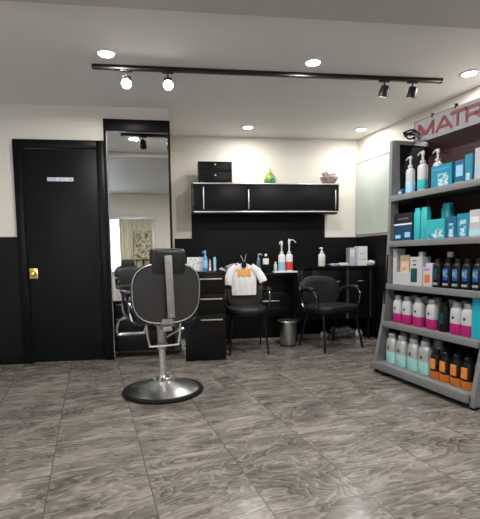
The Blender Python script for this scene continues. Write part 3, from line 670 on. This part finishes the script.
for z, y, k in SHF:
    hgt = .045 if k == 'base' else .030
    ex_ = -.022 if k else -.04
    sh = MB().box(-.01-ex_, W-.022, y-.012, .545, z-.006, z+.012, .002).box(-.01-ex_, W-.022, y-.016, y+.006, z+.012-hgt-.012, z+.018, .003).build('shelf_board', 'shelfgrey', G)
    if not k: MB().box(-.0, W-.02, y+.01, y+.016, z-.0185, z-.006).build('price_rail', 'endblack', sh, smooth=False)
SZ = {5: .097, 4: .447, 3: .772, 2: 1.137, 1: 1.522}
def place(c, d, s): return P(c, d+{1: .035, 2: .01, 3: .012, 4: .03, 5: .038}[s], SZ[s]+.0008)
# black cable on top
cb = MB()
rr = random.Random(4)
cb.tube([(.06+.05*math.cos(k*1.1)+rr.uniform(-.02, .02), .30+.045*math.sin(k*1.1), 2.012+.012*k/3+rr.uniform(0, .02)) for k in range(16)], .0075, 8)
cb.tube([(.10, .27, 2.02), (.14, .26, 2.05), (.18, .25, 2.03), (.22, .26, 2.018)], .006, 8)
cb = cb.build('coiled_cable', 'rubber'); cb.location = P(C0, D0); cb.rotation_euler.z = RZ
tag(cb, 'tangled black cable lying on the top left corner of the shelving', 'cable')

# sign boards on top
CSN = 2.70
sgn = thing('shop_sign', 'pale grey sign board with large dusty red letters on top of the shelving', 'sign', P(CSN, 3.10, 1.982), RZ)
TS = T(0, 0, 0, ry=math.radians(.9))
for k, (x0, x1) in enumerate(((0, .425), (.428, .90), (.903, 1.35))):
    MB().box(x0, x1, .002, .012, 0, .182, .001, mtx=TS).build('sign_board', 'signgrey', sgn, smooth=False)
MB().box(-.004, .0, .0, .012, 0, .182, mtx=TS).box(0, .42, .0, .012, .182, .186, mtx=TS).build('sign_edge', 'signedge', sgn, smooth=False)
for x in (.20, .44, .8): MB().box(x-.006, x+.006, -.004, .022, .17, .205, .001, mtx=TS).build('clip', 'plasticb', sgn)
for x in (.1, .9): MB().box(x-.01, x+.01, .013, .03, -.0, .12).box(x-.01, x+.01, .013, .13, 0, .012).build('bracket', 'endblack', sgn, smooth=False)
LH = .116; SW = .021
def seg(t, x0, z0, x1, z1, w=SW):
    dx, dz = x1-x0, z1-z0; l = math.hypot(dx, dz); nx, nz = -dz/l*w/2, dx/l*w/2
    t.prism([(x0-nx, z0-nz), (x1-nx, z1-nz), (x1+nx, z1+nz), (x0+nx, z0+nz)], -.003, .0018, 'y', mtx=TS)
zb = .034
def letter(ch, x, w_):
    t = MB(); h_ = LH; a = SW/2
    if ch == 'M': seg(t, x+a, zb, x+a, zb+h_); seg(t, x+w_-a, zb, x+w_-a, zb+h_); seg(t, x+a, zb+h_-.012, x+w_/2, zb+.02, .03); seg(t, x+w_-a, zb+h_-.012, x+w_/2, zb+.02, .03)
    if ch == 'A': seg(t, x+a*.8, zb, x+w_/2, zb+h_-.006); seg(t, x+w_-a*.8, zb, x+w_/2, zb+h_-.006); seg(t, x+w_*.24, zb+.034, x+w_*.76, zb+.034, .022)
    if ch == 'T': seg(t, x+w_/2, zb, x+w_/2, zb+h_-.004); seg(t, x, zb+h_-a*.85, x+w_, zb+h_-a*.85, .026)
    if ch == 'R':
        seg(t, x+a, zb, x+a, zb+h_); seg(t, x, zb+h_-.013, x+w_*.68, zb+h_-.013, .026); seg(t, x, zb+.050, x+w_*.68, zb+.050, .024)
        seg(t, x+w_*.52, zb+.052, x+w_-a*.8, zb, .03)
        cx_, cz_ = x+w_*.66, zb+(h_+.038)/2; R = (h_-.013-.050)/2
        for k in range(6): seg(t, cx_+R*math.cos(-PI/2+k*PI/6), cz_+R*math.sin(-PI/2+k*PI/6), cx_+R*math.cos(-PI/2+(k+1)*PI/6), cz_+R*math.sin(-PI/2+(k+1)*PI/6), .026)
    if ch == 'I': seg(t, x+a, zb, x+a, zb+h_)
    if ch == 'X': seg(t, x+a, zb, x+w_-a, zb+h_); seg(t, x+a, zb+h_, x+w_-a, zb)
    t.build('letter', 'red', sgn, smooth=False)
for ch, x, w_ in (('M', .045, .182), ('A', .240, .178), ('T', .395, .140), ('R', .540, .165), ('I', .73, .03), ('X', .785, .16)): letter(ch, x, w_)

ORD = ['leftmost', 'second from the left', 'third from the left', 'fourth from the left', 'fifth from the left', 'rightmost']
# shelf 1 (top)
carton('small blue box in the left corner of the top shelf', place(2.53, 3.03, 1), RZ, .05, .05, .062, 'blue', [(.1, .8, .4, .7, 'bluelab')])
pb = pump_bottle('white pump bottle, leftmost on the top shelf', place(2.555, 2.935, 1), RZ+PI, .040, .225, ('prodwhite', 'bluelab', 'prodwhite'), 'white pump bottles on the top shelf', spout=.055, labz=(.1, .5), ptop=.095)
for o in children(pb):
    if o.name.startswith('label'): MB().box(-.02, .02, -.035, -.031, .05, .115).build('printed_panel', 'ginger', o, smooth=False)
pump_bottle('white pump bottle with teal stripe, second from the left on the top shelf', place(2.565, 2.805, 1), RZ+PI, .044, .235, ('prodwhite', 'teal', 'prodwhite'), 'white pump bottles on the top shelf', spout=.06, labz=(.12, .45), ptop=.10)
pump_bottle('white pump bottle standing behind the large teal box on the top shelf', place(2.63, 2.715, 1), RZ+PI, .040, .235, ('prodwhite', 'clearb', 'prodwhite'), 'white pump bottles on the top shelf', spout=.055, labz=(.0, .45), ptop=.10)
carton('large teal blue box with white splash print on the top shelf', place(2.52, 2.565, 1), RZ, .20, .09, .175, 'tealblue', [(.35, .85, .05, .62, 'splash'), (.1, .9, .8, .86, 'sky')])
carton('teal blue box right of the splash print box on the top shelf', place(2.53, 2.405, 1), RZ, .085, .08, .175, 'blue', [(.15, .85, .35, .8, 'bluelab'), (.1, .9, .04, .12, 'palegreen')])
carton('narrow deep blue box on the top shelf beside the white box', place(2.525, 2.322, 1), RZ, .062, .08, .20, 'tealblue', [(.2, .7, .1, .35, 'splash')])
carton('white box at the near end of the top shelf', place(2.53, 2.225, 1), RZ, .10, .08, .225, 'prodwhite', [(.1, .9, .3, .45, 'bluelab')])
# shelf 2
t = carton('navy box with a black upper half at the left end of the second shelf', place(2.50, 2.978, 2), RZ, .215, .10, .235, 'navy', [(0, 1, .64, 1, 'ink'), (.0, 1, .585, .64, 'offwhite'), (.08, .38, .12, .24, 'bluelab'), (.62, .92, .14, .32, 'bluelab'), (.2, .8, .78, .84, 'capgrey')])
def tall_tube(label, c, d, s, r, h_, m_, m2='teal'):
    t = thing('hair_tube', label, 'bottle', place(c, d, s), RZ, 'teal tall bottles on the second shelf')
    MB().lathe([(r*.95, 0), (r, .004), (r, h_*.86), (r*.8, h_*.9), (r*.8, h_)], 20, 1, .8, squareness=4).build('body', m_, t)
    MB().lathe([(r+.001, h_*.3), (r+.001, h_*.32)], 20, 1, .8, squareness=4).build('label_line', m2, t)
    return t
tall_tube('tall teal bottle, left one of the front pair on the second shelf', 2.535, 2.828, 2, .036, .262, 'teal', 'sky')
tall_tube('tall teal bottle, right one of the front pair on the second shelf', 2.535, 2.752, 2, .036, .262, 'teal', 'sky')
tall_tube('tall teal bottle standing behind the teal box on the second shelf', 2.66, 2.655, 2, .045, .285, 'teal', 'sky')
carton('teal box with pink and white marks on the second shelf', place(2.50, 2.614, 2), RZ, .18, .09, .155, 'teal', [(.1, .5, .05, .3, 'splash'), (.5, .95, .1, .5, 'splash')])
carton('blue box with pale figure print, left one of two on the second shelf', place(2.51, 2.473, 2), RZ, .096, .08, .162, 'blue', [(.3, .75, .08, .7, 'splash')], group='blue figure boxes')
carton('blue box with pale figure print, right one of two on the second shelf', place(2.505, 2.362, 2), RZ, .105, .08, .175, 'tealblue', [(.25, .75, .08, .75, 'splash')], group='blue figure boxes')
carton('white box with teal bottom band at the near end of the second shelf', place(2.50, 2.252, 2), RZ, .10, .08, .19, 'prodwhite', [(0, 1, .08, .28, 'mint'), (.1, .8, .55, .75, 'offwhite')])
# shelf 3
t = thing('display_stand', 'white open display stand with a beige portrait card on the third shelf', 'display stand', place(2.49, 2.975, 3), RZ)
MB().box(-.105, -.06, .0, .09, 0, .305, .001).box(-.06, .105, 0, .09, 0, .105, .001).box(-.06, .105, .08, .09, .105, .16, .001).build('card_stand', 'prodwhite', t, smooth=False)
MB().box(-.035, .075, .02, .03, .105, .25, .001).build('portrait_card', 'beige', t, smooth=False)
MB().blob((.012, .018, .15), (.022, .006, .026), 3, .1, 2).build('portrait_face', 'skinp', t)
t = carton('tall white box with dark window print and silver top on the third shelf', place(2.49, 2.80, 3), RZ, .135, .09, .235, 'prodwhite', [(.08, .60, .12, .60, 'darkprint'), (.25, .5, .70, .75, 'ink'), (.2, .55, .85, .88, 'ink')])
MB().lathe([(.03, .234), (.03, .27), (.027, .275)], 20, c=(.02, .045)).build('cap', 'silverp', t)
t = carton('white and pink box with orange-red picture on the third shelf', place(2.495, 2.678, 3), RZ, .10, .08, .155, 'prodwhite', [(.2, .75, .2, .62, 'ginger'), (.1, .7, .82, .92, 'pinkbox')])
MB().box(-.04, .03, .02, .06, .154, .185, .004).build('lid', 'lilac', t)
flip_bottle('dark bottle with white shoulder and white cap behind the white-pink box', place(2.58, 2.60, 3), RZ, .040, .27, 'plasticb', 'plasticb', 'prodwhite', .55, None, mark=False)
def black_bottle(label, d, lab):
    t = thing('treatment_bottle', label, 'bottle', place(2.515, d, 3), RZ, 'black bottles on the third shelf')
    MB().lathe([(.034, 0), (.037, .004), (.037, .165), (.030, .182), (.021, .188)], 24, 1, .85, squareness=2.6).build('body', 'plasticb', t)
    MB().lathe([(.023, .186), (.023, .215), (.019, .219)], 20).build('cap', 'plasticb', t)
    MB().box(-.021, .019, -.0345, -.028, .06, .145, .002).build('label', lab, t, smooth=False)
    MB().box(-.024, .024, -.034, -.028, .02, .038, .001).build('lower_label', 'capgrey', t, smooth=False)
    return t
for k, (d, lab) in enumerate(((2.60, 'darkprint'), (2.50, 'rainbow'), (2.412, 'rainbow'), (2.325, 'rainbow'), (2.235, 'rainbow'))):
    black_bottle('black bottle with %s, %s on the third shelf' % ('dark grey label' if k == 0 else 'blue iridescent label', ORD[k] if k < 4 else 'nearest the end'), d-.012, lab)
bpy.data.objects[[o.name for o in bpy.data.objects if o.get('label', '').startswith('dark bottle with white')][0]].location = place(2.645, 2.60, 3)
# shelf 4
SH4 = [(2.976, 0), (2.863, 1), (2.732, 2), (2.588, 3), (2.352, 4), (2.252, 5)]
def rowlab(i, n): return ['leftmost', 'second from the left', 'third from the left', 'third from the right', 'second from the right', 'rightmost'][i] if n == 6 else ['leftmost', 'second from the left', 'second from the right', 'rightmost'][i]
fb0 = flip_bottle('x', place(2.485, SH4[0][0], 4), RZ, .049, .232, 'magenta', 'silverwhite' if 0 else 'prodwhite', 'capgrey', .40, 'white and magenta bottles')
for i, (d, k) in enumerate(SH4):
    lab = 'white and magenta bottle, %s of its front row on the fourth shelf' % rowlab(i, 6)
    if i == 0: fb0['label'] = lab
    else: dup(fb0, place(2.485, d, 4), label=lab)
for i, d in enumerate((2.92, 2.80, 2.665, 2.52, 2.39, 2.285)):
    b2 = dup(fb0, place(2.61, d, 4), label='white and magenta bottle, %s of the back row on the fourth shelf' % rowlab(i, 6)) if i else dup(fb0, place(2.61, d, 4), label='white and magenta bottle, leftmost of the back row on the fourth shelf')
t = thing('styling_bottle', 'black bottle with faint silver print between the magenta bottles', 'bottle', place(2.49, 2.472, 4), RZ)
MB().lathe([(.04, 0), (.043, .005), (.043, .16), (.035, .185), (.022, .19)], 24, 1, .8).build('body', 'plasticb', t); MB().lathe([(.03, .188), (.03, .222), (.026, .225)], 20).build('cap', 'plasticb', t)
MB().box(-.024, .02, -.0365, -.03, .06, .14).build('label', 'darkprint', t, smooth=False)
carton('tall cyan box at the near end of the fourth shelf', place(2.46, 2.16, 4), RZ, .085, .07, .285, 'cyan')
# shelf 5
fm0 = flip_bottle('x', place(2.425, 2.963, 5), RZ, .056, .258, 'mint', 'silverp', 'capgrey', .46, 'silver and mint bottles')
for i, d in enumerate((2.963, 2.838, 2.702, 2.578)):
    lab = 'silver-grey and mint bottle, %s on the bottom shelf' % rowlab(i, 4)
    if i == 0: fm0['label'] = lab
    else: dup(fm0, place(2.425, d, 5), label=lab)
    dup(fm0, place(2.555, d+.01, 5), label='silver-grey and mint bottle in the back row behind the %s one' % rowlab(i, 4))
def orange_bottle(label, c, d):
    t = thing('serum_bottle', label, 'bottle', place(c, d, 5), RZ, 'black and orange bottles on the bottom shelf')
    MB().lathe([(.041, 0), (.045, .005), (.045, .058)], 24, 1, .85).build('base_band', 'amber', t)
    MB().lathe([(.043, .058), (.043, .165), (.036, .18), (.025, .186)], 24, 1, .85).build('body', 'plasticb', t)
    MB().lathe([(.027, .184), (.027, .216), (.023, .22)], 20).build('cap', 'plasticb', t)
    MB().box(-.025, .025, -.0395, -.030, .075, .152, .002).build('label', 'orlab', t, smooth=False)
    return t
ob = orange_bottle('black bottle with orange label and base, leftmost of its group on the bottom shelf', 2.42, 2.462)
for i, d in enumerate((2.462, 2.368, 2.268, 2.175)):
    if i: dup(ob, place(2.42, d, 5), label='black bottle with orange label, %s of four on the bottom shelf' % rowlab(i, 4))
    dup(ob, place(2.54, d+.01, 5), label='black and orange bottle in the back row behind the %s orange-label one' % rowlab(i, 4))
carton('beige card box in the back left corner of the bottom shelf', place(2.62, 3.045, 5), RZ, .05, .06, .22, 'beige')

# ------------------------------------------------------------------ camera, world, view
cam = bpy.data.cameras.new('camera'); co = bpy.data.objects.new('camera', cam); COL.objects.link(co)
f, pcx, pcy, pit, ro, yaw = 427.56, 239.38, 291.28, .080961, -.01432, -.12897
cam.sensor_fit = 'HORIZONTAL'; cam.sensor_width = 36; cam.lens = f*36/480
cam.shift_x = (240-pcx)/480; cam.shift_y = (pcy-259.5)/480; cam.clip_start = .02
fw = Vector((0, math.cos(pit), -math.sin(pit))); up = Vector((0, math.sin(pit), math.cos(pit))); r = Vector((1, 0, 0))
r, up = r*math.cos(ro)+up*math.sin(ro), -r*math.sin(ro)+up*math.cos(ro)
Rm = Matrix.Rotation(yaw, 3, 'Z'); fw, up, r = Rm@fw, Rm@up, Rm@r
mw = Matrix((r, up, -fw)).transposed().to_4x4(); mw.translation = (0, 0, 1.03)
co.matrix_world = mw; S.camera = co
wd = bpy.data.worlds.new('world'); S.world = wd; wd.use_nodes = True
wd.node_tree.nodes['Background'].inputs[0].default_value = (.80, .88, 1, 1); wd.node_tree.nodes['Background'].inputs[1].default_value = 10.0
S.view_settings.view_transform = 'Standard'; S.view_settings.look = 'None'; S.view_settings.gamma = 1
S.view_settings.use_curve_mapping = False; S.view_settings.exposure = .0
S.cycles.use_denoising = True
S.cycles.max_bounces = 8; S.cycles.sample_clamp_indirect = 6
